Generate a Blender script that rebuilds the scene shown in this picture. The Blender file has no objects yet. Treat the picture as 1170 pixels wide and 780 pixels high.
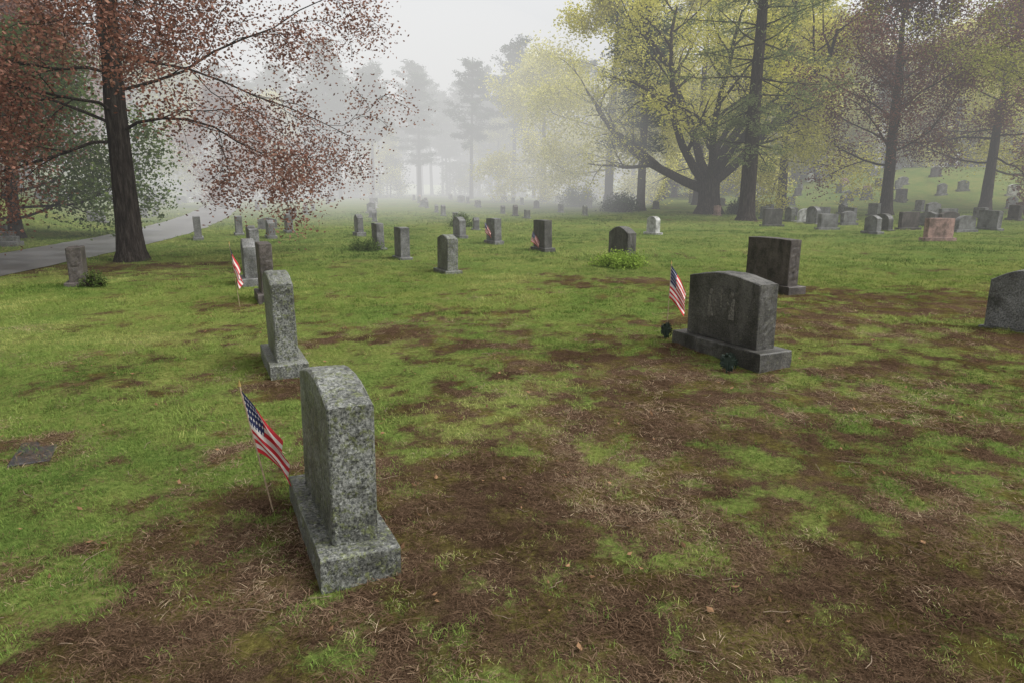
import bpy, bmesh, math, random
import numpy as np
from mathutils import Vector, Matrix
random.seed(7)
scene = bpy.context.scene
COL = scene.collection

# ------------------------------------------------------------------ helpers
def _hash(ix, iy, seed):
    n = (ix.astype(np.int64)*374761393 + iy.astype(np.int64)*668265263 + seed*982451653) & 0x7fffffff
    n = ((n ^ (n >> 13))*1274126177) & 0x7fffffff
    n = n ^ (n >> 16)
    return (n & 0xffff)/65535.0
def vnoise(x, y, seed=0):
    x = np.asarray(x, float); y = np.asarray(y, float)
    ix = np.floor(x); iy = np.floor(y)
    fx = x-ix; fy = y-iy
    fx = fx*fx*(3-2*fx); fy = fy*fy*(3-2*fy)
    a = _hash(ix, iy, seed); b = _hash(ix+1, iy, seed)
    c = _hash(ix, iy+1, seed); d = _hash(ix+1, iy+1, seed)
    return (a*(1-fx)+b*fx)*(1-fy) + (c*(1-fx)+d*fx)*fy
def fbm(x, y, seed=0, o=4):
    s = 0; a = .5; t = 0
    for i in range(o):
        s = s + a*vnoise(x, y, seed+i*17); t += a
        x = x*2.03+5.1; y = y*2.03+1.7; a *= .5
    return s/t
def sstep(t):
    t = np.clip(t, 0, 1); return t*t*(3-2*t)

ROAD_Y = [-60, -20, 0, 10, 16, 20.6, 29.4, 45, 71, 110, 150]
ROAD_X = [-6.5, -9, -10.3, -11.5, -12.4, -13.0, -14.8, -19.7, -29, -44, -60]
def road_x(y): return np.interp(y, ROAD_Y, ROAD_X)

def hz(x, y):
    x = np.asarray(x, float); y = np.asarray(y, float)
    h = 0.7*sstep((y-30)/80)
    d = road_x(y)-2.4-x
    hill = 3.8*sstep(d/16)+1.8*sstep((d-14)/50)
    h = h+hill*sstep((y+5)/15)
    h = h + 3.6*sstep((x-20)/26)*sstep((y-52)/26)
    near_road = sstep((np.abs(road_x(y)-x)-2.2)/1.5)
    h = h + near_road*((fbm(x*.5, y*.5, 3, 3)-.5)*.09 + (fbm(x*2.2, y*2.2, 9, 3)-.5)*.035)
    return h
def H(x, y): return float(hz(np.array([x]), np.array([y]))[0])

BLOBS = [(-.45,3.2,1.5,.9,1.1),(.1,3.9,1.6,1.2,1.15),(1.15,5.2,1.7,1.4,1.1),(1.2,6.8,1.6,1.2,1),(1.9,4.4,1.9,1.3,1),
 (3.2,5.2,1.9,1.2,.8),(1.9,3.0,1.8,.8,.95),(.4,2.5,2.2,.8,1.1),(-1.2,2.4,1.1,.55,1),(-2.2,8.3,1.2,.7,.85),
 (-1.45,3.6,.6,.6,.9),(6.6,10.9,2.8,1.6,.95),(3.7,9.1,2.1,1.2,.9),(2,13.3,1.6,.7,.85),(-9,15.8,3.2,1.3,.95),
 (5.9,8.3,1.6,1.0,.85),(-3.9,6.6,1,.6,.6),(-2.2,6.2,.5,.5,.65),(-4.3,10.6,.9,.8,.65),(0,1.5,3,.7,.85),(3.2,3.6,1.8,1,.85),
 (4.4,6.8,1.8,1.1,.75),(-3.4,8.6,.8,.5,.55),(13,39,3,2,.6),(24,45,3,2,.6),(-.4,9.6,.9,.5,.5),(0,5.6,1.3,1.5,.7),
 (.2,7.6,1.6,.9,.65),(2.2,9.6,1.2,.6,.6),(5,12.3,1,.7,.8),(-.3,12,1.4,.5,.4),(5.2,5.2,1.4,1.2,.6),(-3.35,4.5,.45,.3,.9)]
def bare(x, y):
    x = np.asarray(x, float); y = np.asarray(y, float)
    s = np.zeros_like(x)
    for bx, by, rx, ry, w in BLOBS:
        s = np.maximum(s, w*np.exp(-((x-bx)/rx)**2*.7-((y-by)/ry)**2*.7))
    n = fbm(x*1.5, y*1.5, 31, 4); n2 = fbm(x*6, y*6, 77, 3)
    m = s*1.25 + (n-.5)*1.6 + (n2-.5)*2.3 - .30
    m = m - .25*(y > 20)
    return np.clip(m, 0, 1)

def new_mat(name):
    m = bpy.data.materials.new(name); m.use_nodes = True
    nt = m.node_tree
    b = nt.nodes.get('Principled BSDF')
    return m, nt, b
def nd(nt, t, **kw):
    n = nt.nodes.new(t)
    for k, v in kw.items():
        if k in n.inputs.keys(): n.inputs[k].default_value = v
        else: setattr(n, k, v)
    return n
def ramp(nt, fac, stops):
    r = nt.nodes.new('ShaderNodeValToRGB')
    el = r.color_ramp.elements
    while len(el) < len(stops): el.new(.5)
    for e, (p, c) in zip(el, stops):
        e.position = p; e.color = (*c, 1) if len(c) == 3 else c
    nt.links.new(fac, r.inputs[0]); return r.outputs[0]
def mix(nt, fac, a, b, mode='MIX'):
    m = nt.nodes.new('ShaderNodeMix'); m.data_type = 'RGBA'; m.blend_type = mode
    for s, v in ((0, fac), (6, a), (7, b)):
        if isinstance(v, bpy.types.NodeSocket): nt.links.new(v, m.inputs[s])
        elif s == 0: m.inputs[0].default_value = v
        else: m.inputs[s].default_value = (*v, 1)
    return m.outputs[2]
def math_(nt, op, a, bb=None, clamp=False):
    n = nt.nodes.new('ShaderNodeMath'); n.operation = op; n.use_clamp = clamp
    for i, v in enumerate((a, bb)):
        if v is None: continue
        if isinstance(v, bpy.types.NodeSocket): nt.links.new(v, n.inputs[i])
        else: n.inputs[i].default_value = v
    return n.outputs[0]
def noise(nt, vec, scale, detail=4, rough=.55):
    n = nt.nodes.new('ShaderNodeTexNoise'); n.inputs['Scale'].default_value = scale
    n.inputs['Detail'].default_value = detail; n.inputs['Roughness'].default_value = rough
    nt.links.new(vec, n.inputs['Vector']); return n.outputs['Fac']
def bump(nt, b, h, strength, dist):
    bp = nt.nodes.new('ShaderNodeBump'); bp.inputs['Strength'].default_value = strength
    bp.inputs['Distance'].default_value = dist
    nt.links.new(h, bp.inputs['Height']); nt.links.new(bp.outputs[0], b.inputs['Normal'])
def geo(nt): return nt.nodes.new('ShaderNodeNewGeometry').outputs['Position']
def texo(nt): return nt.nodes.new('ShaderNodeTexCoord').outputs['Object']

def mesh_quads(name, V, Q, mats=(), matidx=None, col=None, smooth=False, link=True):
    me = bpy.data.meshes.new(name)
    n = len(V); m = len(Q)
    me.vertices.add(n); me.vertices.foreach_set('co', np.ascontiguousarray(V, np.float32).ravel())
    me.loops.add(m*4); me.loops.foreach_set('vertex_index', np.ascontiguousarray(Q, np.int32).ravel())
    me.polygons.add(m); me.polygons.foreach_set('loop_start', np.arange(0, m*4, 4, dtype=np.int32))
    for mt in mats: me.materials.append(mt)
    if matidx is not None: me.polygons.foreach_set('material_index', np.ascontiguousarray(matidx, np.int32))
    me.polygons.foreach_set('use_smooth', np.full(m, smooth) if np.isscalar(smooth) else smooth)
    me.update(calc_edges=True); me.validate()
    if col is not None:
        a = me.color_attributes.new('Col', 'FLOAT_COLOR', 'POINT')
        c = np.ones((n, 4), np.float32); c[:, :3] = col
        a.data.foreach_set('color', c.ravel())
    o = bpy.data.objects.new(name, me)
    if link: COL.objects.link(o)
    return o

# ------------------------------------------------------------------ materials
def mat_ground():
    m, nt, b = new_mat('ground_mat'); nt.nodes.remove(b); P = geo(nt)
    at = nd(nt, 'ShaderNodeAttribute', attribute_name='bare').outputs['Fac']
    n1 = noise(nt, P, 3, 6); n2 = noise(nt, P, 28, 6, .7); n3 = noise(nt, P, .35, 4); n4 = noise(nt, P, 110, 4, .7); n5 = noise(nt, P, 1.3, 5, .65)
    n6 = noise(nt, P, 16, 6, .75)
    g = ramp(nt, n2, [(.3, (.04, .062, .015)), (.5, (.085, .125, .03)), (.72, (.15, .19, .05))])
    g2 = ramp(nt, n2, [(.3, (.06, .066, .018)), (.5, (.13, .145, .04)), (.72, (.21, .22, .07))])
    g = mix(nt, ramp(nt, mix(nt, .5, n3, n5), [(.42, (0, 0, 0)), (.58, (1, 1, 1))]), g, g2)
    s = ramp(nt, n4, [(.3, (.016, .011, .007)), (.45, (.048, .031, .019)), (.6, (.095, .062, .040)), (.75, (.17, .12, .082))])
    s2 = ramp(nt, n2, [(.3, (.035, .03, .010)), (.55, (.10, .09, .024)), (.75, (.18, .165, .05))])
    s = mix(nt, ramp(nt, n1, [(.46, (0, 0, 0)), (.60, (.8, .8, .8))]), s, s2)
    s = mix(nt, 1, s, ramp(nt, n5, [(.35, (.6, .58, .56)), (.6, (1.12, 1.12, 1.12))]), 'MULTIPLY')
    k = math_(nt, 'ADD', at, math_(nt, 'MULTIPLY', math_(nt, 'SUBTRACT', n6, .5), 1.9))
    c = mix(nt, ramp(nt, k, [(.12, (0, 0, 0)), (.62, (1, 1, 1))]), g, s)
    d = nd(nt, 'ShaderNodeBsdfDiffuse'); nt.links.new(c, d.inputs[0])
    bump(nt, d, mix(nt, .5, n4, n6), 1, .03)
    nt.links.new(d.outputs[0], nt.nodes['Material Output'].inputs[0])
    return m
def mat_blade(name, stops):
    m, nt, b = new_mat(name); nt.nodes.remove(b)
    at = nd(nt, 'ShaderNodeAttribute', attribute_name='tint', attribute_type='INSTANCER').outputs['Fac']
    c = ramp(nt, at, stops)
    d = nd(nt, 'ShaderNodeBsdfDiffuse'); nt.links.new(c, d.inputs[0])
    nt.links.new(d.outputs[0], nt.nodes['Material Output'].inputs[0])
    return m
def mat_leaf(name, tr_f):
    m, nt, b = new_mat(name); nt.nodes.remove(b)
    c = nd(nt, 'ShaderNodeAttribute', attribute_name='Col').outputs['Color']
    d = nd(nt, 'ShaderNodeBsdfDiffuse'); nt.links.new(c, d.inputs[0])
    if tr_f == 0:
        nt.links.new(d.outputs[0], nt.nodes['Material Output'].inputs[0]); return m
    tr = nd(nt, 'ShaderNodeBsdfTranslucent'); nt.links.new(c, tr.inputs[0])
    mx = nd(nt, 'ShaderNodeMixShader'); mx.inputs[0].default_value = tr_f
    nt.links.new(d.outputs[0], mx.inputs[1]); nt.links.new(tr.outputs[0], mx.inputs[2])
    nt.links.new(mx.outputs[0], nt.nodes['Material Output'].inputs[0])
    return m
def mat_bark():
    m, nt, b = new_mat('bark_mat'); nt.nodes.remove(b); P = texo(nt)
    mp = nd(nt, 'ShaderNodeMapping'); mp.inputs['Scale'].default_value = (9, 9, 1.6); nt.links.new(P, mp.inputs[0])
    n = noise(nt, mp.outputs[0], 1.6, 8, .7)
    c = ramp(nt, n, [(.3, (.010, .008, .007)), (.5, (.032, .026, .022)), (.7, (.08, .068, .058))])
    d = nd(nt, 'ShaderNodeBsdfDiffuse'); nt.links.new(c, d.inputs[0])
    bump(nt, d, n, 1, .06)
    nt.links.new(d.outputs[0], nt.nodes['Material Output'].inputs[0]); return m
def mat_granite(name, dark, light, lichen=.3, lcol=(.16, .17, .07), rough=.55, pale=1.2, streak=0., spk=75):
    m, nt, b = new_mat(name); P = texo(nt)
    oi = nd(nt, 'ShaderNodeObjectInfo').outputs['Random']
    ad = nd(nt, 'ShaderNodeVectorMath', operation='ADD'); cx = nd(nt, 'ShaderNodeCombineXYZ')
    nt.links.new(math_(nt, 'MULTIPLY', oi, 37.0), cx.inputs[0])
    nt.links.new(P, ad.inputs[0]); nt.links.new(cx.outputs[0], ad.inputs[1]); P = ad.outputs[0]
    n1 = noise(nt, P, spk, 3, .8); n2 = noise(nt, P, 3.2, 6, .7); n3 = noise(nt, P, 24, 8, .8); n4 = noise(nt, P, 38, 5, .75)
    mp = nd(nt, 'ShaderNodeMapping'); mp.inputs['Scale'].default_value = (5.5, 5.5, 1.6); nt.links.new(P, mp.inputs[0])
    n5 = noise(nt, mp.outputs[0], 1.0, 7, .7)
    c = ramp(nt, n1, [(.38, dark), (.5, tuple((a+q)/2 for a, q in zip(dark, light))), (.62, light)])
    st = ramp(nt, n2, [(.36, (.30, .30, .27)), (.62, (1.15, 1.15, 1.15))])
    c = mix(nt, 1.0, c, st, 'MULTIPLY')
    lf = ramp(nt, n3, [(.62-.11*lichen, (0, 0, 0)), (.68-.11*lichen, (1, 1, 1))])
    l2 = ramp(nt, n1, [(.4, tuple(v*.35 for v in lcol)), (.6, lcol)])
    c = mix(nt, lf, c, l2)
    lf2 = ramp(nt, n4, [(.64-.05*lichen, (0, 0, 0)), (.68-.05*lichen, (.7, .7, .7))])
    c = mix(nt, lf2, c, tuple(min(.5, v*pale+.02) for v in light))
    if streak:
        c = mix(nt, ramp(nt, n5, [(.50, (0, 0, 0)), (.70, (streak,)*3)]), c, tuple(v*1.3+.03 for v in light))
        c = mix(nt, ramp(nt, n5, [(.28, (streak,)*3), (.46, (0, 0, 0))]), c, tuple(v*.6 for v in dark))
    nt.links.new(c, b.inputs['Base Color']); b.inputs['Roughness'].default_value = rough
    bump(nt, b, mix(nt, .5, n1, n3), .8, .012); return m
def mat_simple(name, col, rough=.6, metal=0, nscale=30, var=.35):
    m, nt, b = new_mat(name); P = texo(nt)
    n = noise(nt, P, nscale, 4)
    c = ramp(nt, n, [(.3, tuple(v*(1-var) for v in col)), (.7, tuple(min(1, v*(1+var)) for v in col))])
    nt.links.new(c, b.inputs['Base Color']); b.inputs['Roughness'].default_value = rough
    b.inputs['Metallic'].default_value = metal; return m
def mat_road():
    m, nt, b = new_mat('asphalt_mat'); P = geo(nt)
    n1 = noise(nt, P, .8, 5); n2 = noise(nt, P, 60, 3)
    c = ramp(nt, n2, [(.3, (.10, .098, .098)), (.7, (.20, .197, .195))])
    c = mix(nt, 1, c, ramp(nt, n1, [(.35, (.6, .59, .57)), (.65, (1.15, 1.15, 1.15))]), 'MULTIPLY')
    nt.links.new(c, b.inputs['Base Color'])
    rr = nd(nt, 'ShaderNodeMapRange'); rr.inputs[3].default_value = .22; rr.inputs[4].default_value = .55
    nt.links.new(n1, rr.inputs[0]); nt.links.new(rr.outputs[0], b.inputs['Roughness'])
    return m
def mat_flag():
    m, nt, b = new_mat('flag_cloth_mat')
    uv = nd(nt, 'ShaderNodeUVMap', uv_map='UVMap').outputs[0]
    sp = nd(nt, 'ShaderNodeSeparateXYZ'); nt.links.new(uv, sp.inputs[0])
    M = lambda op, a, bb=None: math_(nt, op, a, bb)
    u, v = sp.outputs[0], sp.outputs[1]
    st = M('MODULO', M('FLOOR', M('MULTIPLY', v, 13)), 2)
    c = mix(nt, st, (.45, .02, .03), (.62, .57, .53))
    can = M('MULTIPLY', M('LESS_THAN', u, .4), M('GREATER_THAN', v, 6/13))
    su = M('SUBTRACT', M('FRACT', M('MULTIPLY', u, 6/.4)), .5)
    sv = M('SUBTRACT', M('FRACT', M('MULTIPLY', v, 9.3)), .5)
    r2 = M('ADD', M('MULTIPLY', su, su), M('MULTIPLY', sv, sv))
    star = M('LESS_THAN', r2, .06)
    cc = mix(nt, star, (.015, .02, .075), (.5, .5, .5))
    c = mix(nt, can, c, cc)
    nt.links.new(c, b.inputs['Base Color']); b.inputs['Roughness'].default_value = .8
    tr = nd(nt, 'ShaderNodeBsdfTranslucent'); nt.links.new(c, tr.inputs[0])
    mx = nd(nt, 'ShaderNodeMixShader'); mx.inputs[0].default_value = .3
    nt.links.new(b.outputs[0], mx.inputs[1]); nt.links.new(tr.outputs[0], mx.inputs[2])
    nt.links.new(mx.outputs[0], nt.nodes['Material Output'].inputs[0])
    return m

M_GROUND = mat_ground(); M_LEAF = mat_leaf('leaf_mat', .45); M_LEAF_D = mat_leaf('needle_mat', 0); M_BARK = mat_bark(); M_ROAD = mat_road(); M_FLAG = mat_flag()
G_GREY = mat_granite('granite_grey', (.035, .035, .035), (.24, .24, .235), .4)
G_LICH = mat_granite('granite_lichen', (.018, .020, .018), (.22, .225, .205), .9, (.115, .13, .052), spk=60)
G_DARK = mat_granite('granite_dark', (.018, .017, .015), (.095, .09, .08), .6, (.10, .10, .06), pale=1.5, streak=.55)
G_BROWN = mat_granite('granite_brown', (.022, .018, .016), (.095, .078, .068), .4, (.09, .085, .05), pale=1.5, streak=.45)
G_PINK = mat_granite('granite_pink', (.18, .10, .085), (.38, .25, .21), .15)
G_WHITE = mat_granite('marble_white', (.32, .32, .31), (.55, .55, .53), .2)
G_WET = mat_granite('wet_slate', (.012, .012, .013), (.05, .05, .055), .2, rough=.4)
M_WOOD = mat_simple('stick_wood', (.26, .19, .12), .6)
M_GOLD = mat_simple('gilt_tip', (.35, .25, .08), .4, .6)
M_BRONZE = mat_simple('bronze_dark', (.014, .028, .018), .6, .1)
M_ETCH = mat_simple('carved_relief_mat', (.125, .118, .10), .9, 0, 60, .6)

# ------------------------------------------------------------------ ground
def axis(segs):
    out = [segs[0][0]]
    for a, b, s in segs:
        n = max(1, int(round((b-a)/s))); out += list(np.linspace(a, b, n+1)[1:])
    return np.array(out)
gx = axis([(-900,-300,100),(-300,-100,20),(-100,-40,4),(-40,-15,.8),(-15,-6,.25),(-6,6,.06),(6,14,.2),(14,50,.9),(50,110,4),(110,300,20),(300,900,100)])
gy = axis([(-200,-40,20),(-40,-4,3),(-4,1.2,.3),(1.2,8,.06),(8,18,.14),(18,40,.5),(40,120,1.5),(120,300,15),(300,1400,100)])
X, Y = np.meshgrid(gx, gy); nx, ny = len(gx), len(gy)
Z = hz(X.ravel(), Y.ravel()); V = np.stack([X.ravel(), Y.ravel(), Z], 1)
ii = np.arange(nx*ny).reshape(ny, nx)
Q = np.stack([ii[:-1, :-1].ravel(), ii[:-1, 1:].ravel(), ii[1:, 1:].ravel(), ii[1:, :-1].ravel()], 1)
ground = mesh_quads('grass_ground', V, Q, [M_GROUND], smooth=True)
a = ground.data.attributes.new('bare', 'FLOAT', 'POINT')
a.data.foreach_set('value', bare(V[:, 0], V[:, 1]).astype(np.float32))

# road
ry = np.arange(-40, 140, .5); rx = road_x(ry)
k = np.ones(21)/21; rxs = np.convolve(np.pad(rx, 10, 'edge'), k, 'valid')
cs = np.array([-1.5, -1.0, 0, 1.0, 1.5]); rv = []
for i, y in enumerate(ry):
    for j, c in enumerate(cs):
        e = .28*(fbm(np.array([y*.9]), np.array([3.+j]), 5)[0]-.5)
        x = rxs[i]+c+(e if abs(c) > 1.4 else 0)
        rv.append((x, y, H(rxs[i], y)+.03-.012*abs(c)))
rv = np.array(rv); ii = np.arange(len(rv)).reshape(-1, 5)
Q = np.stack([ii[:-1, :-1].ravel(), ii[:-1, 1:].ravel(), ii[1:, 1:].ravel(), ii[1:, :-1].ravel()], 1)
mesh_quads('cemetery_road', rv, Q, [M_ROAD], smooth=True)

# ------------------------------------------------------------------ grass
def clump(name, nb, rad, lmin, lmax, wid, flat, mat, seed):
    r = np.random.default_rng(seed); vs = []; fs = []
    for i in range(nb):
        a = r.uniform(0, 6.283); rr = rad*math.sqrt(r.uniform(0, 1))
        p = np.array([rr*math.cos(a), rr*math.sin(a), -.004])
        L = r.uniform(lmin, lmax)*(1.15-.5*rr/rad if not flat else 1); az = r.uniform(0, 6.283)
        lean = r.uniform(.15, 1.0) if not flat else r.uniform(1.15, 1.5)
        d = np.array([math.cos(az)*math.sin(lean), math.sin(az)*math.sin(lean), math.cos(lean)])
        s = np.array([-math.sin(az+r.normal(0, .5)), math.cos(az), 0])*wid*r.uniform(.6, 1.2)
        if flat: p[2] = r.uniform(0, .012)
        m = p+d*L*.55; d2 = d+np.array([math.cos(az), math.sin(az), -.5])*.4; t = m+d2*L*.45
        if flat: t[2] = max(t[2], .002)
        b = len(vs); vs += [p-s, p+s, m+s*.8, m-s*.8, t]
        fs += [(b, b+1, b+2, b+3), (b+3, b+2, b+4)]
    me = bpy.data.meshes.new(name); me.from_pydata([tuple(v) for v in vs], [], fs); me.materials.append(mat)
    o = bpy.data.objects.new(name, me); return o
def scatter(name, protos, pts, rot, scl, tint, kind):
    c = bpy.data.collections.new(name+'_clumps')
    for p in protos: c.objects.link(p)
    me = bpy.data.meshes.new(name); n = len(pts)
    me.vertices.add(n); me.vertices.foreach_set('co', pts.astype(np.float32).ravel())
    def at(nm, t, v, key='value'):
        a = me.attributes.new(nm, t, 'POINT'); a.data.foreach_set(key, v.ravel())
    at('rot', 'FLOAT_VECTOR', rot.astype(np.float32), 'vector'); at('scl', 'FLOAT_VECTOR', scl.astype(np.float32), 'vector')
    at('tint', 'FLOAT', tint.astype(np.float32)); at('kind', 'INT', kind.astype(np.int32))
    o = bpy.data.objects.new(name, me); COL.objects.link(o)
    ng = bpy.data.node_groups.new(name+'_gn', 'GeometryNodeTree')
    ng.interface.new_socket('Geometry', in_out='INPUT', socket_type='NodeSocketGeometry')
    ng.interface.new_socket('Geometry', in_out='OUTPUT', socket_type='NodeSocketGeometry')
    N = ng.nodes; L = ng.links
    gi = N.new('NodeGroupInput'); go = N.new('NodeGroupOutput'); ip = N.new('GeometryNodeInstanceOnPoints')
    ci = N.new('GeometryNodeCollectionInfo'); ci.inputs['Collection'].default_value = c
    ci.inputs['Separate Children'].default_value = True; ci.inputs['Reset Children'].default_value = True
    def na(nm, dt):
        q = N.new('GeometryNodeInputNamedAttribute'); q.data_type = dt; q.inputs[0].default_value = nm; return q.outputs[0]
    mp = N.new('GeometryNodeMeshToPoints')
    L.new(gi.outputs[0], mp.inputs[0]); L.new(mp.outputs[0], ip.inputs['Points'])
    L.new(ci.outputs[0], ip.inputs['Instance']); ip.inputs['Pick Instance'].default_value = True
    L.new(na('kind', 'INT'), ip.inputs['Instance Index']); L.new(na('rot', 'FLOAT_VECTOR'), ip.inputs['Rotation'])
    L.new(na('scl', 'FLOAT_VECTOR'), ip.inputs['Scale']); L.new(ip.outputs[0], go.inputs[0])
    md = o.modifiers.new('scatter', 'NODES'); md.node_group = ng
    return o
GREEN = [(0, (.05, .085, .02)), (.35, (.105, .16, .036)), (.7, (.175, .225, .055)), (1, (.27, .28, .095))]
BROWN = [(0, (.03, .019, .012)), (.4, (.085, .053, .033)), (.75, (.16, .108, .07)), (1, (.30, .235, .155))]
MB_G = mat_blade('grass_blade', GREEN); MB_B = mat_blade('dead_blade', BROWN)
gp = [clump('grass_clump_%d' % i, 22, .068, .018, .050, .0014, False, MB_G, i) for i in range(6)]
bp = [clump('thatch_clump_%d' % i, 18, .075, .015, .05, .0013, True, MB_B, 50+i) for i in range(5)]
def pts_in(y0, y1, dens, r):
    w = .9*y1+2; n = int((y1-y0)*2*w*dens)
    x = r.uniform(-w, w, n); y = r.uniform(y0, y1, n)
    k = np.abs(x) < .85*y+1.8
    k &= np.abs(road_x(y)-x) > 1.6
    return x[k], y[k]
P_, R_, S_, T_, K_ = [], [], [], [], []
rg = np.random.default_rng(5)
for y0, y1, dens, sxy, sz in [(1.2,5,640,1,1),(5,9,320,1.25,1.15),(9,16,115,1.8,1.5),(16,30,34,3.0,2.0),(30,50,7,5.5,2.5)]:
    x, y = pts_in(y0, y1, dens, rg)
    b = bare(x, y); n = fbm(x*3.1, y*3.1, 91, 3)
    keep = rg.uniform(0, 1, len(x)) < np.clip(1.02-b*1.25-(n < .42)*.35, .05, 1)
    x, y, b = x[keep], y[keep], b[keep]; z = hz(x, y)
    n = len(x); P_.append(np.stack([x, y, z], 1))
    R_.append(np.stack([rg.normal(0, .12, n), rg.normal(0, .12, n), rg.uniform(0, 6.28, n)], 1))
    big = fbm(x*.8, y*.8, 12, 3)
    s = rg.uniform(.55, 1.3, n)*(.5+.8*big)
    S_.append(np.stack([s*sxy*(1-.25*b), s*sxy*(1-.25*b), s*sz*(1-.5*b)], 1))
    T_.append(np.clip(.48+(fbm(x*.5, y*.5, 44, 3)-.5)*1.4+(fbm(x*2.5, y*2.5, 47, 2)-.5)*.7+rg.normal(0, .17, n)+.12*b, 0, 1)); K_.append(rg.integers(0, 6, n))
scatter('grass', gp, np.concatenate(P_), np.concatenate(R_), np.concatenate(S_), np.concatenate(T_), np.concatenate(K_))
P_, R_, S_, T_, K_ = [], [], [], [], []
for y0, y1, dens, sxy in [(1.2,5,620,1),(5,9,280,1.3),(9,16,60,2)]:
    x, y = pts_in(y0, y1, dens, rg); b = bare(x, y)
    keep = rg.uniform(0, 1, len(x)) < np.clip(b*.9+.14, 0, 1)*(fbm(x*5, y*5, 61, 3) > .36)
    x, y, b = x[keep], y[keep], b[keep]; z = hz(x, y); n = len(x)
    P_.append(np.stack([x, y, z], 1)); R_.append(np.stack([np.zeros(n), np.zeros(n), rg.uniform(0, 6.28, n)], 1))
    s = rg.uniform(.7, 1.4, n); S_.append(np.stack([s*sxy, s*sxy, s], 1))
    T_.append(np.clip(.38+(fbm(x*1.1, y*1.1, 54, 3)-.5)*1.2+rg.normal(0, .22, n), 0, 1)); K_.append(rg.integers(0, 5, n))
scatter('dead_grass', bp, np.concatenate(P_), np.concatenate(R_), np.concatenate(S_), np.concatenate(T_), np.concatenate(K_))

# ------------------------------------------------------------------ trees
class TB:
    def __init__(s): s.V = []; s.Q = []; s.n = 0; s.lp = []; s.lr = []
    def tube(s, P, R, k):
        P = np.asarray(P); R = np.asarray(R); T = np.gradient(P, axis=0)
        T /= np.linalg.norm(T, axis=1)[:, None]+1e-9
        ref = np.array([.31, .95, .05]) if abs(T[0][1]) < .8 else np.array([.95, .1, .3])
        A = np.cross(T, ref); A /= np.linalg.norm(A, axis=1)[:, None]+1e-9; B = np.cross(T, A)
        th = np.linspace(0, 2*np.pi, k, endpoint=False)
        ring = P[:, None]+R[:, None, None]*(A[:, None]*np.cos(th)[None, :, None]+B[:, None]*np.sin(th)[None, :, None])
        m = len(P); ii = np.arange(m*k).reshape(m, k)+s.n; jj = np.roll(ii, -1, 1)
        s.Q.append(np.stack([ii[:-1].ravel(), jj[:-1].ravel(), jj[1:].ravel(), ii[1:].ravel()], 1))
        s.V.append(ring.reshape(-1, 3)); s.n += m*k
def unit(v): return v/(np.linalg.norm(v)+1e-9)
def branch(tb, r, p, d, L, rad, lvl, c):
    n = 7 if lvl == 1 else 5
    pts = [p]; d = unit(d); dd = []
    for i in range(n):
        d = unit(d+r.normal(0, c['wig'], 3)+np.array([0, 0, c['trop'][lvl-1]])/n)
        pts.append(pts[-1]+d*L/n); dd.append(d)
    pts = np.array(pts); R = rad*np.linspace(1, .25, n+1)
    tb.tube(pts, np.maximum(R, .006*c.get('minr', 1)), 7 if lvl == 1 else 4)
    if lvl < 3:
        nc = c['nch'][lvl-1]
        for i in range(nc):
            t = .22+.78*(i+r.uniform(0, 1))/nc; f = min(t, .999)*n; j = int(f)
            q = pts[j]+(pts[j+1]-pts[j])*(f-j); base = dd[j]
            side = unit(np.cross(base, r.normal(0, 1, 3)))
            if lvl == 1: side[2] *= .5
            nd_ = unit(base*.75+side*c.get('spread', .8))
            branch(tb, r, q, nd_, L*c['ratio'][lvl-1]*(1.15-.55*t)*r.uniform(.7, 1.25), rad*(1-.7*t)*.55, lvl+1, c)
    if lvl >= 2:
        for t in np.linspace(.25, 1, 3 if lvl == 2 else 5):
            f = min(t, .999)*n; j = int(f); tb.lp.append(pts[j]+(pts[j+1]-pts[j])*(f-j))
def leaves(tb, r, count, size, sig, pal, flat=1., asp=.7, keepf=1.):
    lp = np.array(tb.lp)
    if keepf < 1: lp = lp[r.uniform(0, 1, len(lp)) < keepf]
    per = max(1, count//len(lp)); n = len(lp)*per
    ctr = np.repeat(lp, per, 0)+r.normal(0, 1, (n, 3))*np.array([sig, sig, sig*flat])
    ctr[:, 2] -= abs(r.normal(0, sig*.4, n))*flat
    a = r.normal(0, 1, (n, 3)); a[:, 2] *= .6; a /= np.linalg.norm(a, axis=1)[:, None]
    b = np.cross(a, r.normal(0, 1, (n, 3))); b /= np.linalg.norm(b, axis=1)[:, None]
    s = size*r.uniform(.6, 1.3, n)[:, None]
    A = a*s*.5; B = b*s*.5*asp
    V = np.stack([ctr-A, ctr+B*.9, ctr+A, ctr-B*.9], 1).reshape(-1, 3)
    Q = np.arange(n*4).reshape(n, 4)
    pal = np.array(pal); cl = np.repeat(r.uniform(0, 1, len(lp)), per)*.55+r.uniform(0, 1, n)*.45
    f = np.clip(cl, 0, .999)*(len(pal)-1); i = f.astype(int); f = (f-i)[:, None]
    c = (pal[i]*(1-f)+pal[i+1]*f)*r.uniform(.75, 1.25, n)[:, None]
    return V, Q, np.repeat(np.minimum(c, .85), 4, 0)
def finish(name, tb, LV, LQ, LC, loc, link=True, lm=None):
    V = np.concatenate(tb.V); Q = np.concatenate(tb.Q); nv = len(V)
    col = np.concatenate([np.full((nv, 3), .05), LC]); mi = np.concatenate([np.zeros(len(Q)), np.ones(len(LQ))]).astype(int)
    sm = mi == 0
    o = mesh_quads(name, np.concatenate([V, LV]), np.concatenate([Q, LQ+nv]), [M_BARK, lm or M_LEAF], mi, col, sm, link)
    o.location = loc; return o
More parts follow.
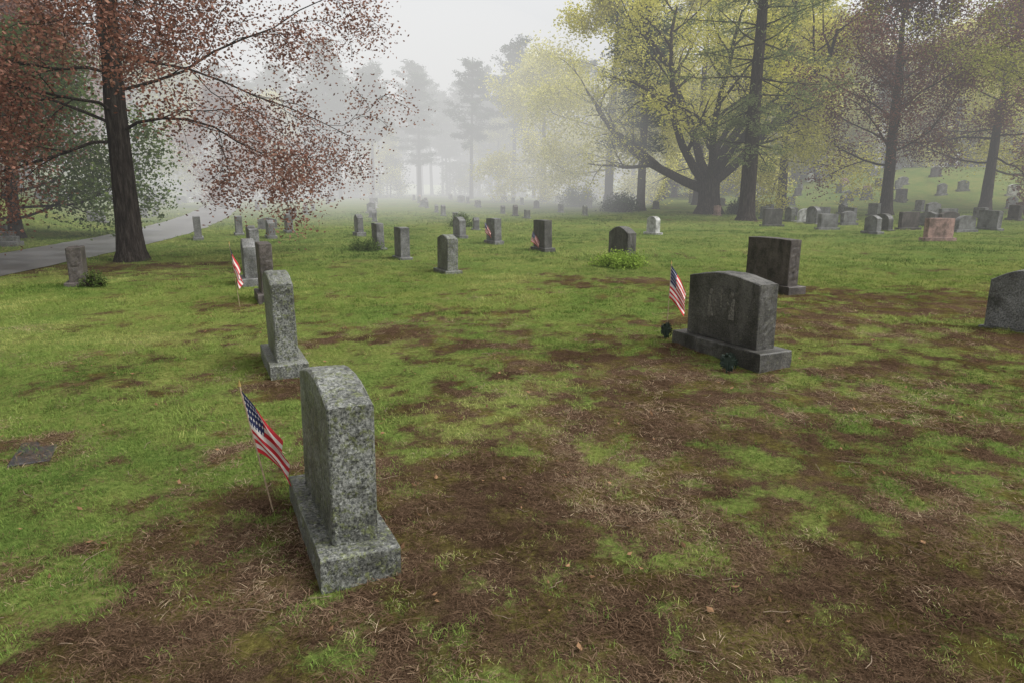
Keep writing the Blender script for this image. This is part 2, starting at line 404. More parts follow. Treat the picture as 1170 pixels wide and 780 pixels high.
def trunk(tb, r, h, rad, wig=.25, lean=(0, 0)):
    n = 16; z = np.linspace(0, h, n)
    w = np.cumsum(r.normal(0, wig/4, (n, 2)), 0)*np.linspace(0, 1, n)[:, None]
    P = np.stack([w[:, 0]+lean[0]*z, w[:, 1]+lean[1]*z, z], 1)
    R = rad*(1-.82*(z/h)**1.1)*r.uniform(.95, 1.06, n)
    Pf = np.concatenate([[P[0]+[0, 0, -.3], P[0]+[0, 0, .0], P[0]+[0, 0, .25]], [P[0]+[0, 0, .7]], P[1:]])
    Rf = np.concatenate([[rad*1.75, rad*1.5, rad*1.18, rad*1.03], R[1:]])
    tb.tube(Pf, Rf, 12); return P, R
def decid(name, loc, h, rad, fb, cr, pal, seed, nl=18, count=26000, size=.09, sig=.22, link=True, lowdroop=-.2, ascend=.9,
          nch=(6, 4), wig=.16, lean=(0, 0), minr=1, topf=.96, keepf=1., azb=None, trop=(.3, .1, -.2), lr=.3, lm=None):
    r = np.random.default_rng(seed); tb = TB(); P, R = trunk(tb, r, h*topf, rad, .3, lean)
    c = dict(wig=wig, trop=trop, nch=nch, ratio=(.5, .5), minr=minr)
    az = r.uniform(0, 6.28)
    for i in range(nl):
        t = (i+r.uniform(0, .8))/nl; zz = fb+(h*topf*.98-fb)*t**1.1
        f = zz/(h*topf)*(len(P)-1); j = min(int(f), len(P)-2); p = P[j]+(P[j+1]-P[j])*(f-j)
        az += 2.4+r.normal(0, .35)
        el = lowdroop*(1-t)+ascend*t + r.normal(0, .1)
        prof = math.sqrt(max(.06, 1-abs(t-.30)**1.6*1.5)) if t < .3 else max(.22, 1-.85*((t-.3)/.7)**1.5)
        L = cr*prof*r.uniform(.75, 1.12)
        d = np.array([math.cos(az)*math.cos(el), math.sin(az)*math.cos(el), math.sin(el)])
        branch(tb, r, p, d, L, max(.03, R[j]*lr), 1, c)
    LV, LQ, LC = leaves(tb, r, count, size, sig, pal, keepf=keepf)
    return finish(name, tb, LV, LQ, LC, loc, link, lm)
def oak(name, loc, h, rad, pal, seed, count=30000, size=.14):
    r = np.random.default_rng(seed); tb = TB()
    P = np.array([[0, 0, -.3], [0, 0, .1], [0, 0, .6], [-.05, 0, 1.4], [-.1, 0, 2.3]]); R = rad*np.array([1.7, 1.4, 1.05, .95, 1.0])
    tb.tube(P, R, 12); c = dict(wig=.17, trop=(.55, .3, 0), nch=(8, 5), ratio=(.5, .5))
    for i, (az, el, L, k) in enumerate([(2.9, .6, 1, .5), (3.3, 1.0, 1, .45), (1.2, .9, .9, .4), (0.1, .6, 1, .5), (.3, 1.1, 1, .45), (4.6, .8, .9, .4), (2.2, 1.3, 1.05, .45), (5.5, .5, .8, .35)]):
        p = np.array([-.1, 0, 1.5+.1*i])
        branch(tb, r, p, np.array([math.cos(az)*math.cos(el), math.sin(az)*math.cos(el), math.sin(el)]), h*.72*L, rad*k, 1, c)
    LV, LQ, LC = leaves(tb, r, count, size, .32, pal, keepf=.75)
    return finish(name, tb, LV, LQ, LC, loc)
def pine(name, loc, h, rad, cr, pal, seed, start=.4, count=9000, size=.35, link=True, droop=-.15, per=5, step=.75, asp=.35, lm=None):
    r = np.random.default_rng(seed); tb = TB(); P, R = trunk(tb, r, h, rad, .12)
    z = h*start; az = 0
    while z < h*.99:
        t = (z-h*start)/(h*(1-start)); f = z/h*(len(P)-1); j = min(int(f), len(P)-2); p0 = P[j]+(P[j+1]-P[j])*(f-j)
        for k in range(per):
            az += 6.283/per+r.normal(0, .4)
            L = cr*(1-.72*t**1.6)*(.65+.35*min(1, t*5))*r.uniform(.3, 1.2); el = droop*(1-t)+.5*t+r.normal(0, .15)
            n = 5; pts = [p0]; d = np.array([math.cos(az)*math.cos(el), math.sin(az)*math.cos(el), math.sin(el)])
            for q in range(n):
                d = unit(d+r.normal(0, .1, 3)+np.array([0, 0, .05])); pts.append(pts[-1]+d*L/n)
            pts = np.array(pts); tb.tube(pts, np.maximum(.05*np.linspace(1, .2, n+1), .012), 4)
            s = np.cross(d, [0, 0, 1])
            for q in range(2, n+1):
                for w in (-1, 0, 1):
                    tb.lp.append(pts[q]+s*w*L*.16*(1.3-q/n)*r.uniform(.5, 1.2)+r.normal(0, .08, 3))
        z += step*r.uniform(.5, 1.5)
    LV, LQ, LC = leaves(tb, r, count, size, .30, pal, flat=.5, asp=asp)
    return finish(name, tb, LV, LQ, LC, loc, link, lm or M_LEAF_D)

COPPER = [(.085, .040, .030), (.17, .08, .058), (.26, .135, .10), (.36, .21, .155)]
DKRED = [(.08, .036, .03), (.15, .07, .055), (.23, .11, .085)]
YG = [(.36, .35, .06), (.52, .50, .10), (.66, .62, .16), (.76, .70, .26)]
GRN = [(.05, .08, .025), (.09, .13, .04), (.15, .19, .06)]
OLIVE = [(.18, .18, .045), (.32, .32, .08), (.45, .43, .13)]
PINE = [(.028, .048, .026), (.05, .075, .042), (.085, .115, .065)]
LARCH = [(.08, .105, .045), (.15, .18, .075), (.25, .28, .12)]
def G(x, y, dz=0): return (x, y, H(x, y)+dz)

decid('copper_maple_tree', G(-9.6, 17.3), 14.5, .30, 2.7, 5.8, COPPER, 11, nl=32, count=165000, size=.082, sig=.27, lowdroop=.10, ascend=1.0, nch=(9, 5), trop=(-.3, -.45, -.8), lr=.17)
decid('copper_maple_tree', G(-20, 21), 13, .3, 4.0, 5.8, COPPER, 12, nl=22, count=64000, size=.115, sig=.30, trop=(-.1, -.2, -.4), lr=.2)
decid('evergreen_tree', G(-17.6, 24.5), 6.6, .2, .5, 4.4, GRN, 13, nl=24, count=48000, size=.14, sig=.34, lowdroop=.0, ascend=.8)
decid('oak_tree', G(-26, 30), 12, .3, 2, 5.5, DKRED, 14, nl=18, count=26000, size=.14, sig=.3)
oak('spreading_oak_tree', G(13.3, 47), 17, .72, YG, 21, 34000, .17)
pine('larch_tree', G(13.0, 38.5), 21, .42, 5.0, LARCH, 22, start=.2, count=22000, size=.24, droop=-.3, per=4, step=.75, asp=.25, lm=M_LEAF)
decid('maple_tree', G(8.3, 60), 18, .4, 3, 7.5, YG, 31, nl=22, count=44000, size=.23, sig=.5, lr=.2)
decid('maple_tree', G(17, 64), 20, .4, 3, 8, YG, 32, nl=22, count=44000, size=.23, sig=.5, lr=.2)
decid('maple_tree', G(3.2, 72), 14, .3, 2.5, 6.5, YG, 33, nl=20, count=34000, size=.24, sig=.45, lr=.2)
pine('pine_tree', G(9.6, 52), 19, .32, 4.3, PINE, 34, start=.25, count=14000, size=.32, asp=.25)
decid('red_maple_tree', G(24.2, 45), 14.5, .38, 3, 7.2, DKRED, 41, nl=22, count=44000, size=.16, sig=.35, lr=.24, lowdroop=.2, ascend=1.2)
decid('red_maple_tree', G(34, 50), 14, .4, 3, 6.5, DKRED, 42, nl=20, count=30000, size=.18, sig=.38, lr=.24)
decid('maple_tree', G(20.5, 53), 17, .35, 3, 6.5, YG, 43, nl=20, count=36000, size=.21, sig=.5, lr=.2)
decid('maple_tree', G(29, 37), 17, .26, 6, 7, OLIVE, 44, nl=18, count=34000, size=.14, sig=.38, lr=.2)
decid('maple_tree', G(42, 56), 17, .35, 3, 7, YG, 45, nl=20, count=34000, size=.22, sig=.45, lr=.2)

# distant masses (one parent each, shared meshes)
def mass(name, protos, spots):
    e = bpy.data.objects.new(name, None); COL.objects.link(e)
    for i, (x, y, s, kk) in enumerate(spots):
        o = bpy.data.objects.new('tree_%d' % i, protos[kk % len(protos)].data); COL.objects.link(o); o.parent = e
        o.location = G(x, y, -.1); o.rotation_euler = (random.uniform(-.02, .02), random.uniform(-.02, .02), random.uniform(0, 6.28)); o.scale = (s*random.uniform(.9, 1.15),)*2+(s,)
pp = [pine('p', (0, 0, 0), 18, .27, 4.0, PINE, 60+i, start=[.35, .45, .3, .5, .4][i], count=10000, size=.42, link=False, per=[5, 4, 4, 5, 3][i], step=[.75, .85, .8, .7, .7][i], asp=.32) for i in range(5)]
dp = [decid('d', (0, 0, 0), 14, .26, 2.6, 5.6, p, 70+i, nl=16, count=17000, size=.27, sig=.45, link=False, lr=.25) for i, p in enumerate([OLIVE, GRN, COPPER, YG])]
up = [decid('u', (0, 0, 0), 4.5, .09, .3, 2.6, p, 80+i, nl=14, count=6000, size=.2, sig=.35, nch=(4, 3), link=False) for i, p in enumerate([OLIVE, COPPER, GRN])]
sp = []
for i in range(78):
    px = -80+160*i/77+random.uniform(-1.5, 1.5); y = random.choice([92, 98, 104, 112, 120])+random.uniform(-3, 3)
    sp.append((px, y, random.uniform(.72, 1.0), random.randint(0, 9)))
for i in range(40):
    sp.append((-50+56*i/39+random.uniform(-1, 1), random.uniform(82, 118), random.uniform(.7, 1.0), random.randint(0, 9)))
mass('distant_pine_trees', pp, sp)
sp = [(-33, 62, .9, 0), (-27, 76, .75, 2), (-41, 55, 1, 1), (-36, 78, 1, 0), (-46, 70, 1.05, 2), (-30, 86, .9, 3), (-52, 60, 1.1, 0),
      (-31, 45, .85, 2), (-38, 40, .9, 1), (-48, 46, 1.05, 0), (-60, 52, 1.1, 1), (-17, 90, .7, 3), (-2, 92, .7, 0), (-27, 38, .75, 2), (-24, 58, .7, 2)]
mass('hillside_trees', dp, sp)
sp = []
for i in range(28):
    x = 14+92*i/27+random.uniform(-2, 2); sp.append((x, random.uniform(76, 100), random.uniform(.85, 1.3), random.choice([0, 3, 3, 3, 0, 3])))
mass('background_trees', dp, sp)
sp = [(random.uniform(-60, 75), random.uniform(88, 100), random.uniform(.6, 1.1), random.randint(0, 2)) for i in range(46)]
mass('understory_bushes', up, sp)

def shrub(name, x, y, r, h, pal, seed, cnt=1500, size=.05):
    q = np.random.default_rng(seed); tb = TB()
    for i in range(40):
        a = q.uniform(0, 6.28); rr = r*math.sqrt(q.uniform(0, 1)); top = np.array([rr*math.cos(a), rr*math.sin(a), h*math.sqrt(max(.05, 1-(rr/r)**2))*q.uniform(.7, 1.1)])
        b = np.array([top[0]*.3, top[1]*.3, -.03]); P = np.linspace(b, top, 4); tb.tube(P, np.array([.012, .01, .007, .004])*max(1, r), 4)
        for t in (.5, .75, 1): tb.lp.append(b+(top-b)*t)
    LV, LQ, LC = leaves(tb, q, cnt, size, r*.13, pal); finish(name, tb, LV, LQ, LC, G(x, y))
shrub('leafy_shrub', 2.5, 16.1, .66, .28, [(.12, .19, .03), (.20, .29, .05), (.30, .39, .08)], 1, 5200, .055)
shrub('evergreen_shrub', 7.9, 50, 1.4, 1.3, PINE, 2, 5000, .12)
shrub('evergreen_shrub', 5.7, 60, 1.7, 1.6, GRN, 3, 5000, .13)
shrub('evergreen_shrub', 15.2, 46, .9, 1.0, PINE, 4, 3500, .1)
shrub('leafy_shrub', -2.4, 33, .6, .6, GRN, 5, 2500, .07)
shrub('leafy_shrub', -4.3, 20.0, .5, .3, GRN, 6, 2400, .05)
shrub('leafy_shrub', -7.7, 12.5, .22, .3, GRN, 7, 900, .04)

# ------------------------------------------------------------------ gravestones
YAW = math.atan2(.907, -.42)
def outline(w, h, style, n=14):
    hw = w/2; pts = [(-hw, 0), (hw, 0)]
    side = [(hw, h*t) for t in (.2, .4, .6)]
    if style in ('serp', 'low'):
        sh = h*(.80 if style == 'serp' else .90); top = [(hw*(1-2*i/n), sh+(h-sh)*(math.sin(math.pi*i/n)**1.1)) for i in range(n+1)]
    elif style == 'round':
        sh = h-hw*.55; top = [(hw*math.cos(math.pi*i/n), sh+hw*.55*math.sin(math.pi*i/n)) for i in range(n+1)]
    elif style == 'ogee':
        sh = h*.84; top = []
        for i in range(n+1):
            t = i/n; q = math.sin(math.pi*t)**2; top.append((hw*(1-2*t), sh+(h-sh)*q))
    else:
        top = [(hw*(1-2*i/n), h+.012*math.sin(math.pi*i/n)) for i in range(n+1)]
    oth = [(-hw, h*t) for t in (.6, .4, .2)]
    side = [s for s in side if s[1] < top[0][1]-.02]; oth = [s for s in oth if s[1] < top[0][1]-.02]
    return pts+side+top+oth
def densify(o, step):
    out = []
    for i in range(len(o)):
        a = np.array(o[i]); b = np.array(o[(i+1) % len(o)]); L = np.linalg.norm(b-a); k = max(1, int(L/step))
        for j in range(k): out.append(tuple(a+(b-a)*j/k))
    return out
def prism(bm, o, d, rough, bev, nk, r, vertical, z0):
    o = np.array(o); c = o.mean(0); n = len(o); rings = []
    ts = [0, .0001]+list(np.linspace(.06, .94, nk))+[.9999, 1]
    sd = r.integers(0, 9999)
    chip = (fbm(np.arange(n)*.35+sd, np.full(n, 2.2), 8, 3)[:, None]-.4)*rough*.35
    for ti, t in enumerate(ts):
        shrink = bev if ti in (0, len(ts)-1) else 0
        v = o-c; ln = np.linalg.norm(v, axis=1)[:, None]+1e-9
        p = o-v/ln*(shrink+(chip if ti in (0, 1, len(ts)-2, len(ts)-1) else 0))
        if rough and 1 < ti < len(ts)-2:
            nz = fbm(np.arange(n)*.55+sd, np.full(n, ti*1.1), 3, 3)-.35
            p = p+v/ln*(nz*rough*math.sin(math.pi*t)**.5)[:, None]
        dd = t*d
        if ti == 1: dd = bev
        if ti == len(ts)-2: dd = d-bev
        ring = []
        for a, b in p:
            if vertical: ring.append(bm.verts.new((a, b, z0+dd)))
            else: ring.append(bm.verts.new((a, dd-d/2, z0+b)))
        rings.append(ring)
    for i in range(len(rings)-1):
        for j in range(n):
            k = (j+1) % n
            bm.faces.new((rings[i][j], rings[i][k], rings[i+1][k], rings[i+1][j]))
    bm.faces.new(rings[0][::-1]); bm.faces.new(rings[-1])
def gravestone(x, y, w=.85, h=.72, d=.2, bw=None, bh=.15, bd=.34, yaw=YAW, style='serp', mat=None, near=False, tilt=0, base=True, name='gravestone', parts=None):
    r = np.random.default_rng(int(abs(x*971+y*131))+3)
    bw = bw or w+.22
    e = bpy.data.objects.new(name, None); COL.objects.link(e)
    e.location = G(x, y); e.rotation_euler = (tilt or random.gauss(0, .012), random.gauss(0, .01), yaw)
    st = .03 if near else .12; z = 0
    def mk(nm, fn):
        bm = bmesh.new(); fn(bm); bmesh.ops.recalc_face_normals(bm, faces=bm.faces)
        me = bpy.data.meshes.new(nm); bm.to_mesh(me); bm.free(); me.materials.append(mat or G_GREY)
        o = bpy.data.objects.new(nm, me); COL.objects.link(o); o.parent = e; return o
    if base:
        o_ = densify([(-bw/2, -bd/2), (bw/2, -bd/2), (bw/2, bd/2), (-bw/2, bd/2)], st)
        mk('base', lambda bm: prism(bm, o_, bh+.06, .022 if near else .01, .008, 5 if near else 1, r, True, -.06)); z = bh
    else: z = -.05
    o2 = densify(outline(w, h, style), st)
    mk('tablet', lambda bm: prism(bm, o2, d, .03 if near else .008, .007, 7 if near else 2, r, False, z+.001))
    return e
front = gravestone(-.93, 3.36, w=.88, h=.74, d=.215, bw=1.10, bd=.37, bh=.155, mat=G_LICH, near=True, tilt=.02, style='low')
gravestone(-2.36, 6.85, w=.78, h=.84, d=.21, bw=1.0, bd=.36, mat=G_LICH, near=True, style='low')
big = gravestone(2.36, 7.28, w=1.08, h=.73, d=.25, bw=1.38, bd=.42, bh=.16, mat=G_DARK, near=True, style='low')
gravestone(4.72, 12.4, w=1.02, h=.80, d=.25, bw=1.25, bd=.4, bh=.14, mat=G_BROWN, near=True, style='flat')
gravestone(6.52, 8.55, w=.8, h=.76, d=.25, bw=.9, bd=.3, bh=.01, mat=G_GREY, near=True, style='serp')
gravestone(-4.02, 11.1, w=.58, h=.78, d=.2, mat=G_BROWN, near=True, style='flat')
gravestone(-5.0, 13.0, w=.6, h=.72, d=.22, mat=G_GREY, style='serp')
gravestone(-5.75, 15.3, w=.65, h=.75, d=.2, mat=G_GREY, style='flat')
gravestone(-6.7, 17.7, w=.65, h=.7, d=.2, mat=G_GREY, style='round')
gravestone(-8.15, 12.8, w=.62, h=.62, d=.24, bw=.8, bd=.4, bh=.1, mat=G_BROWN, near=True, style='flat')
gravestone(-1.4, 14.8, w=.66, h=.74, d=.24, bw=.82, bd=.38, bh=.08, mat=G_LICH, near=True, style='low')
gravestone(-2.85, 17.8, w=.6, h=.74, d=.24, bw=.75, bh=.05, mat=G_GREY, style='flat')
gravestone(-4.0, 20.6, w=.6, h=.72, d=.22, bw=.75, bh=.04, mat=G_GREY, style='flat')
gravestone(-5.8, 26.2, w=.6, h=.66, d=.22, mat=G_GREY)
gravestone(2.75, 17.2, w=.85, h=.74, d=.25, bh=.12, mat=G_DARK, near=True)
gravestone(.9, 20.1, w=.7, h=.78, d=.25, bh=.1, mat=G_DARK, style='flat')
gravestone(-.6, 22.9, w=.7, h=.72, d=.25, bh=.1, mat=G_GREY, style='flat')
gravestone(-1.95, 25.6, w=.7, h=.66, d=.25, bh=.1, mat=G_GREY)
gravestone(5.6, 27.4, w=.6, h=.62, d=.22, bh=.1, mat=G_WHITE, style='round')
gravestone(14.9, 24.1, w=.95, h=.66, d=.25, bh=.12, mat=G_PINK, style='flat', yaw=.1)
for x, y, m, s, yw in [(14.0, 30.7, G_GREY, 'flat', .2), (14.3, 27.4, G_GREY, 'serp', 1.9), (19, 29, G_GREY, 'round', .2), (17.6, 30.7, G_BROWN, 'flat', .1), (12.4, 33, G_DARK, 'flat', .1),
                   (16.5, 34, G_GREY, 'serp', .2), (20.5, 32.5, G_BROWN, 'serp', .1), (22, 35, G_GREY, 'flat', .1), (15.5, 36.5, G_WHITE, 'round', .1),
                   (-11.2, 24.6, G_GREY, 'flat', None), (-10.6, 26.8, G_GREY, 'flat', None), (-8.85, 25.3, G_GREY, 'serp', None), (-9.2, 28.5, G_GREY, 'flat', None)]:
    gravestone(x, y, w=random.uniform(.6, .95), h=random.uniform(.55, .75), d=.24, bh=.1, mat=m, style=s, yaw=YAW if yw is None else yw)
mats = [G_GREY, G_GREY, G_GREY, G_LICH, G_DARK, G_BROWN, G_WHITE, G_PINK]
wts = [5, 4, 3, 3, 3, 2, 1, 1]
for kx in range(-3, 13):
    y = 30+random.uniform(0, 2)
    while y < 84:
        x = -9.6+4.5*kx-.19*(y-24)+random.uniform(-.25, .25)
        ok = abs(x-road_x(y)) > 3 and random.random() < .62
        if kx < 5 and y < 34: ok = ok and kx in (0, 2)
        for tx, ty in ((13.3, 47), (13, 38.5), (24.2, 45), (34, 50), (8.3, 60), (29, 37), (20.5, 53), (9.6, 52), (17, 64)):
            if math.hypot(x-tx, y-ty) < 1.4: ok = False
        if kx in (3, 4, 5) and y < 38: ok = False
        if ok:
            gravestone(x, y, w=random.choice([.45, .55, .65, .8]) if kx < 5 else random.choice([.6, .7, .85, 1.0]), h=random.uniform(.4, .65) if kx < 5 else random.uniform(.5, .85), d=.24, bh=random.choice([.05, .1]),
                       mat=random.choices(mats, wts)[0], style=random.choice(['serp', 'flat', 'round', 'ogee', 'flat']), yaw=math.radians(100)+random.uniform(-.05, .05) if random.random() < .75 else random.uniform(0, .3))
        y += random.choice([2.4, 2.9, 3.4, 5])
for i in range(30):
    x = random.uniform(26, 60); y = random.uniform(58, 82)
    gravestone(x, y, w=random.uniform(.6, 1), h=random.uniform(.5, .9), d=.25, mat=random.choices(mats, wts)[0], style=random.choice(['serp', 'flat', 'round']), yaw=random.uniform(-.1, .3))
for i in range(12):
    y = 28+i*4+random.uniform(-1, 1); x = road_x(y)-random.uniform(6, 14)
    gravestone(float(x), y, w=.6, h=.5, d=.2, mat=G_GREY, style='flat', yaw=.3)

# faint weathered carving on the big stone
def carve(parent, zc, facey):
    bm = bmesh.new()
    def box(cx, cz, sx, sz, rot=0):
        m = Matrix.Translation((cx, facey, cz)) @ Matrix.Rotation(rot, 4, 'Y') @ Matrix.Diagonal((sx, .004, sz, 1))
        bmesh.ops.create_cube(bm, size=1, matrix=m)
    def disc(cx, cz, r, sz=1):
        m = Matrix.Translation((cx, facey, cz)) @ Matrix.Rotation(math.pi/2, 4, 'X') @ Matrix.Diagonal((r, r*sz, 1, 1))
        bmesh.ops.create_cone(bm, cap_ends=True, segments=14, radius1=1, radius2=1, depth=.004, matrix=m)
    for s in (-1, 1):
        cx = s*.16
        for q in range(5): box(cx+s*.006*q, zc-.17+q*.045, .085-.012*q, .043)
        disc(cx, zc+.075, .026, 1.2); box(cx-s*.05, zc-.03, .05, .016, s*.6)
    box(0, zc+.02, .02, .2); box(0, zc+.06, .1, .02)
    me = bpy.data.meshes.new('carved_relief'); bm.to_mesh(me); bm.free(); me.materials.append(M_ETCH)
    o = bpy.data.objects.new('carved_relief', me); COL.objects.link(o); o.parent = parent
carve(big, .60, .1265)

# ------------------------------------------------------------------ flags
def flag(x, y, tip, fw=.27, fh=.28, seed=0, fdir=(.6, -.1, -.65), name='american_flag', gather=.4):
    e = bpy.data.objects.new(name, None); COL.objects.link(e); z0 = H(x, y); e.location = (x, y, z0)
    tip = Vector(tip); ax = tip.normalized()
    tb = TB(); P = np.linspace(np.array((ax*-.06)), np.array(tip), 5); tb.tube(P, np.full(5, .0045), 8)
    o = mesh_quads('stick', np.concatenate(tb.V), np.concatenate(tb.Q), [M_WOOD], smooth=True); o.parent = e
    bm = bmesh.new(); bmesh.ops.create_cone(bm, segments=8, radius1=.010, radius2=.001, depth=.04, matrix=Matrix.Translation(tip+Vector((0, 0, .018))), cap_ends=True)
    me = bpy.data.meshes.new('finial'); bm.to_mesh(me); bm.free(); me.materials.append(M_GOLD); f = bpy.data.objects.new('finial', me); COL.objects.link(f); f.parent = e
    nu, nv = 40, 28; V = []; uvs = []
    fd = Vector(fdir).normalized(); side = ax.cross(fd).normalized()
    for i in range(nu+1):
        u = i/nu
        for j in range(nv+1):
            v = j/nv
            p = tip-ax*(.02+(1-v)*fh*(1-gather*u))
            dd = fd*(fw*u)+Vector((0, 0, -.09*u*u))
            rip = side*(.036*u**.6*math.sin(v*9.5+u*3+seed)+.014*math.sin(u*9+v*4+seed*2)*u)
            V.append(tuple(p+dd+rip)); uvs.append((u, v))
    V = np.array(V); ii = np.arange(len(V)).reshape(nu+1, nv+1)
    Q = np.stack([ii[:-1, :-1].ravel(), ii[1:, :-1].ravel(), ii[1:, 1:].ravel(), ii[:-1, 1:].ravel()], 1)
    o = mesh_quads('cloth', V, Q, [M_FLAG], smooth=True); o.parent = e
    uvl = o.data.uv_layers.new(name='UVMap'); U = np.array(uvs, np.float32)[Q.ravel()]; uvl.data.foreach_set('uv', U.ravel())
flag(-1.37, 3.61, (-.17, .10, .72), seed=.5, fh=.37, fw=.31, fdir=(.62, -.1, -.6), gather=.3)
flag(-4.22, 10.45, (-.10, .05, .98), seed=1.5, fdir=(.35, -.2, -.75), fw=.34, fh=.42, gather=.3)
flag(1.92, 8.3, (.04, .1, .86), seed=2.5, fdir=(.45, -.25, -.6), fw=.30, fh=.40, gather=.25)
flag(-.85, 22.6, (-.05, 0, .75), seed=3.9, fw=.3, fh=.35); flag(.5, 19.9, (.1, 0, .6), seed=4.9, fw=.3, fh=.3)

def medallion(x, y, h, r=.095, yaw=YAW):
    e = bpy.data.objects.new('grave_marker_wreath', None); COL.objects.link(e); e.location = G(x, y); e.rotation_euler = (.12, 0, yaw)
    bm = bmesh.new()
    R = Matrix.Rotation(math.pi/2, 4, 'X')
    bmesh.ops.create_cone(bm, cap_ends=True, segments=32, radius1=r*.93, radius2=r*.9, depth=.012, matrix=Matrix.Translation((0, 0, h)) @ R)
    q = random.Random(4)
    for i in range(150):
        a = q.uniform(0, 6.283); rr = r*q.uniform(.72, 1.08)
        m = Matrix.Translation((math.cos(a)*rr, q.uniform(-.022, .012), h+math.sin(a)*rr)) @ Matrix.Rotation(q.uniform(0, 6), 4, 'Y') @ Matrix.Rotation(q.uniform(-.8, .8), 4, 'X') @ Matrix.Diagonal((.016, 1, .006, 1))
        bmesh.ops.create_grid(bm, x_segments=1, y_segments=1, size=1, matrix=m @ Matrix.Rotation(math.pi/2, 4, 'X'))
    for i in range(5):
        a = i*2*math.pi/5+math.pi/2
        bmesh.ops.create_cone(bm, cap_ends=True, segments=4, radius1=r*.2, radius2=.001, depth=r*.75, matrix=Matrix.Translation((math.cos(a)*r*.34, -.01, h+math.sin(a)*r*.34)) @ Matrix.Rotation(math.pi/2-a, 4, 'Y') @ Matrix.Diagonal((1, .3, 1, 1)))
    me = bpy.data.meshes.new('disc'); bm.to_mesh(me); bm.free(); me.materials.append(M_BRONZE); o = bpy.data.objects.new('disc', me); COL.objects.link(o); o.parent = e
    tb = TB(); tb.tube(np.linspace([0, .012, -.08], [0, .012, h], 3), np.full(3, .007), 6)
    s = mesh_quads('stake', np.concatenate(tb.V), np.concatenate(tb.Q), [M_BRONZE]); s.parent = e
medallion(1.84, 8.02, .10, .08); medallion(2.16, 6.62, .11, .08, yaw=YAW+.3)

def flush(x, y, w, d, yaw, mat, hh=.03, name='flush_grave_marker'):
    r = np.random.default_rng(3); bm = bmesh.new()
    prism(bm, densify([(-w/2, -d/2), (w/2, -d/2), (w/2, d/2), (-w/2, d/2)], .06), hh+.05, .006, .004, 2, r, True, -.05)
    bmesh.ops.recalc_face_normals(bm, faces=bm.faces)
    me = bpy.data.meshes.new(name); bm.to_mesh(me); bm.free(); me.materials.append(mat); o = bpy.data.objects.new(name, me); COL.objects.link(o)
    o.location = G(x, y); o.rotation_euler = (0, 0, yaw)
flush(-3.34, 4.5, .46, .24, YAW, G_WET, .003)
for i in range(4): flush(-16.5-i*.9, 21.5+i*1.1, 2.0, .5, .2, G_GREY, .12, 'stone_slab')

q = np.random.default_rng(8); n = 620
x = q.uniform(-5, 6, n); y = q.uniform(1.8, 11, n); V = []; LC = []
for i in range(n):
    s = q.uniform(.008, .024); a = q.uniform(0, 6.28); z = H(x[i], y[i])+.016
    u = np.array([math.cos(a), math.sin(a), q.normal(0, .25)])*s; v = np.array([-math.sin(a), math.cos(a), q.normal(0, .3)])*s*.6
    c = np.array([x[i], y[i], z]); V += [c-u, c+v, c+u+[0, 0, .008], c-v]; LC += [np.array([.17, .10, .055])*q.uniform(.4, 1.3)]*4
mesh_quads('fallen_leaves', np.array(V), np.arange(n*4).reshape(n, 4), [M_LEAF_D], col=np.array(LC))
tb = TB()
for i in range(170):
    x = q.uniform(-3, 5); y = q.uniform(2, 9); a = q.uniform(0, 6.28); L = q.uniform(.04, .17)
    P = np.array([[x+math.cos(a)*L*t+q.normal(0, .006), y+math.sin(a)*L*t+q.normal(0, .006), H(x, y)+.012+q.uniform(0, .01)] for t in (0, .33, .66, 1)])
    tb.tube(P, np.full(4, .002), 4)
mesh_quads('fallen_twigs', np.concatenate(tb.V), np.concatenate(tb.Q), [mat_simple('twig_wood', (.14, .10, .065), .8)])

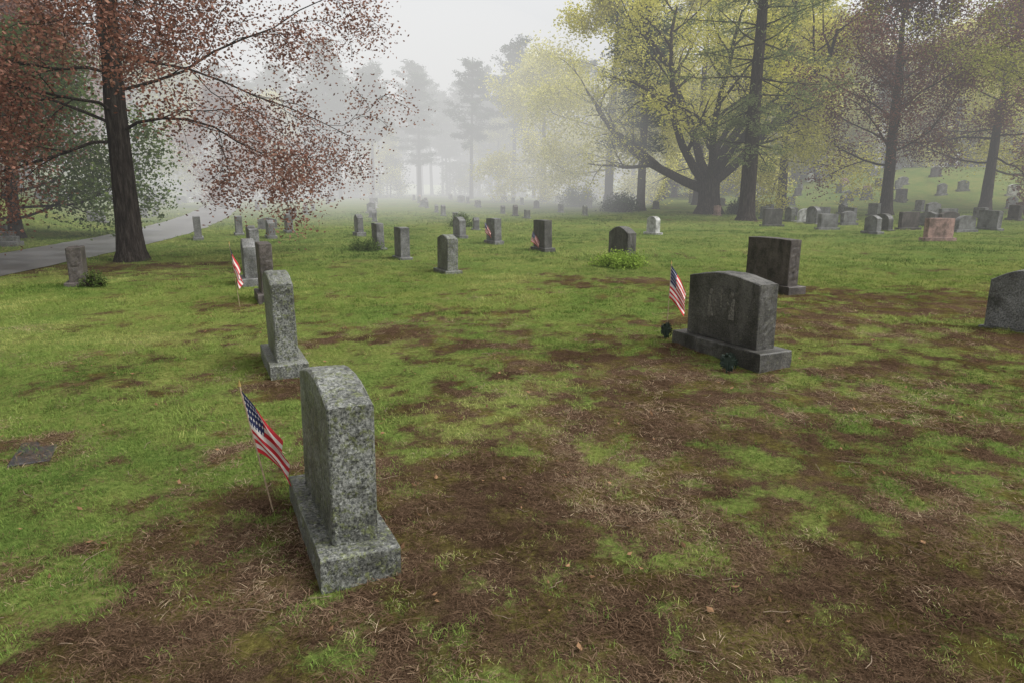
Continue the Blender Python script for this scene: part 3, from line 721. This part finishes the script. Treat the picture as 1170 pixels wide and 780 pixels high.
# ------------------------------------------------------------------ fog (absorbing volumes; added emission stands in for scattered sky light)
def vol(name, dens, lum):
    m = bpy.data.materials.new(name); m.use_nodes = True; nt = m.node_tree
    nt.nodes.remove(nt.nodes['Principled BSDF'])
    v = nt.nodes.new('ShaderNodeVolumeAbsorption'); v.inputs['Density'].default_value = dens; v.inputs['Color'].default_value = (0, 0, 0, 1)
    e = nt.nodes.new('ShaderNodeEmission'); e.inputs[0].default_value = (1, .998, .985, 1); e.inputs[1].default_value = dens*lum  # constant self-glow given to the fog, also acts as ambient light on surfaces
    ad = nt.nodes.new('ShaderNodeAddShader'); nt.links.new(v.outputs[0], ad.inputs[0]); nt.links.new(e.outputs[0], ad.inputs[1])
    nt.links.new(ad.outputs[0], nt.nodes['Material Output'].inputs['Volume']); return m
def fogbox(name, lo, hi, mat):
    bm = bmesh.new(); lo = Vector(lo); hi = Vector(hi); c = (lo+hi)/2; s = hi-lo
    bmesh.ops.create_cube(bm, size=1, matrix=Matrix.Translation(c) @ Matrix.Diagonal((*s, 1)))
    me = bpy.data.meshes.new(name); bm.to_mesh(me); bm.free(); me.materials.append(mat); o = bpy.data.objects.new(name, me); COL.objects.link(o)
fogbox('fog', (-170, 12, -3), (170, 190, 30), vol('fog_glow_mat', .0036, .70))
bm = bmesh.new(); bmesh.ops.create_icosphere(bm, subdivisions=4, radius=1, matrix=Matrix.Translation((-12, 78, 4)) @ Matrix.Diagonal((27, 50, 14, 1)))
me = bpy.data.meshes.new('fog_bank'); bm.to_mesh(me); bm.free(); me.materials.append(vol('fog_bank_glow_mat', .0115, .92)); COL.objects.link(bpy.data.objects.new('fog_bank', me))

# ------------------------------------------------------------------ light / sky / camera
w = bpy.data.worlds.new('World'); scene.world = w; w.use_nodes = True; nt = w.node_tree
bg = nt.nodes['Background']; sk = nt.nodes.new('ShaderNodeTexSky'); sk.sky_type = 'NISHITA'; sk.sun_disc = False
EL = math.radians(55); AZ = math.radians(105)
sk.sun_elevation = EL; sk.sun_rotation = AZ; sk.air_density = 1.2; sk.dust_density = 6; sk.ozone_density = 1
hs = nt.nodes.new('ShaderNodeHueSaturation'); hs.inputs['Saturation'].default_value = .08; hs.inputs['Value'].default_value = 1.85
nt.links.new(sk.outputs[0], hs.inputs['Color']); nt.links.new(hs.outputs[0], bg.inputs[0]); bg.inputs[1].default_value = .15
sl = bpy.data.lights.new('sun', 'SUN'); sl.energy = 1.1; sl.angle = math.radians(22); sl.color = (1, .97, .90)
so = bpy.data.objects.new('sun', sl); COL.objects.link(so)
sp_ = Vector((math.sin(AZ)*math.cos(EL), math.cos(AZ)*math.cos(EL), math.sin(EL))); so.rotation_euler = sp_.to_track_quat('Z', 'Y').to_euler()
cam = bpy.data.cameras.new('camera'); cam.lens = 24; cam.sensor_width = 36; cam.clip_end = 3000; cam.clip_start = .05
co = bpy.data.objects.new('camera', cam); COL.objects.link(co); co.location = (0, 0, 1.8); co.rotation_euler = (math.radians(90-12.65), 0, 0)
scene.camera = co
scene.view_settings.view_transform = 'Standard'; scene.view_settings.look = 'None'; scene.view_settings.exposure = 0
print('done')
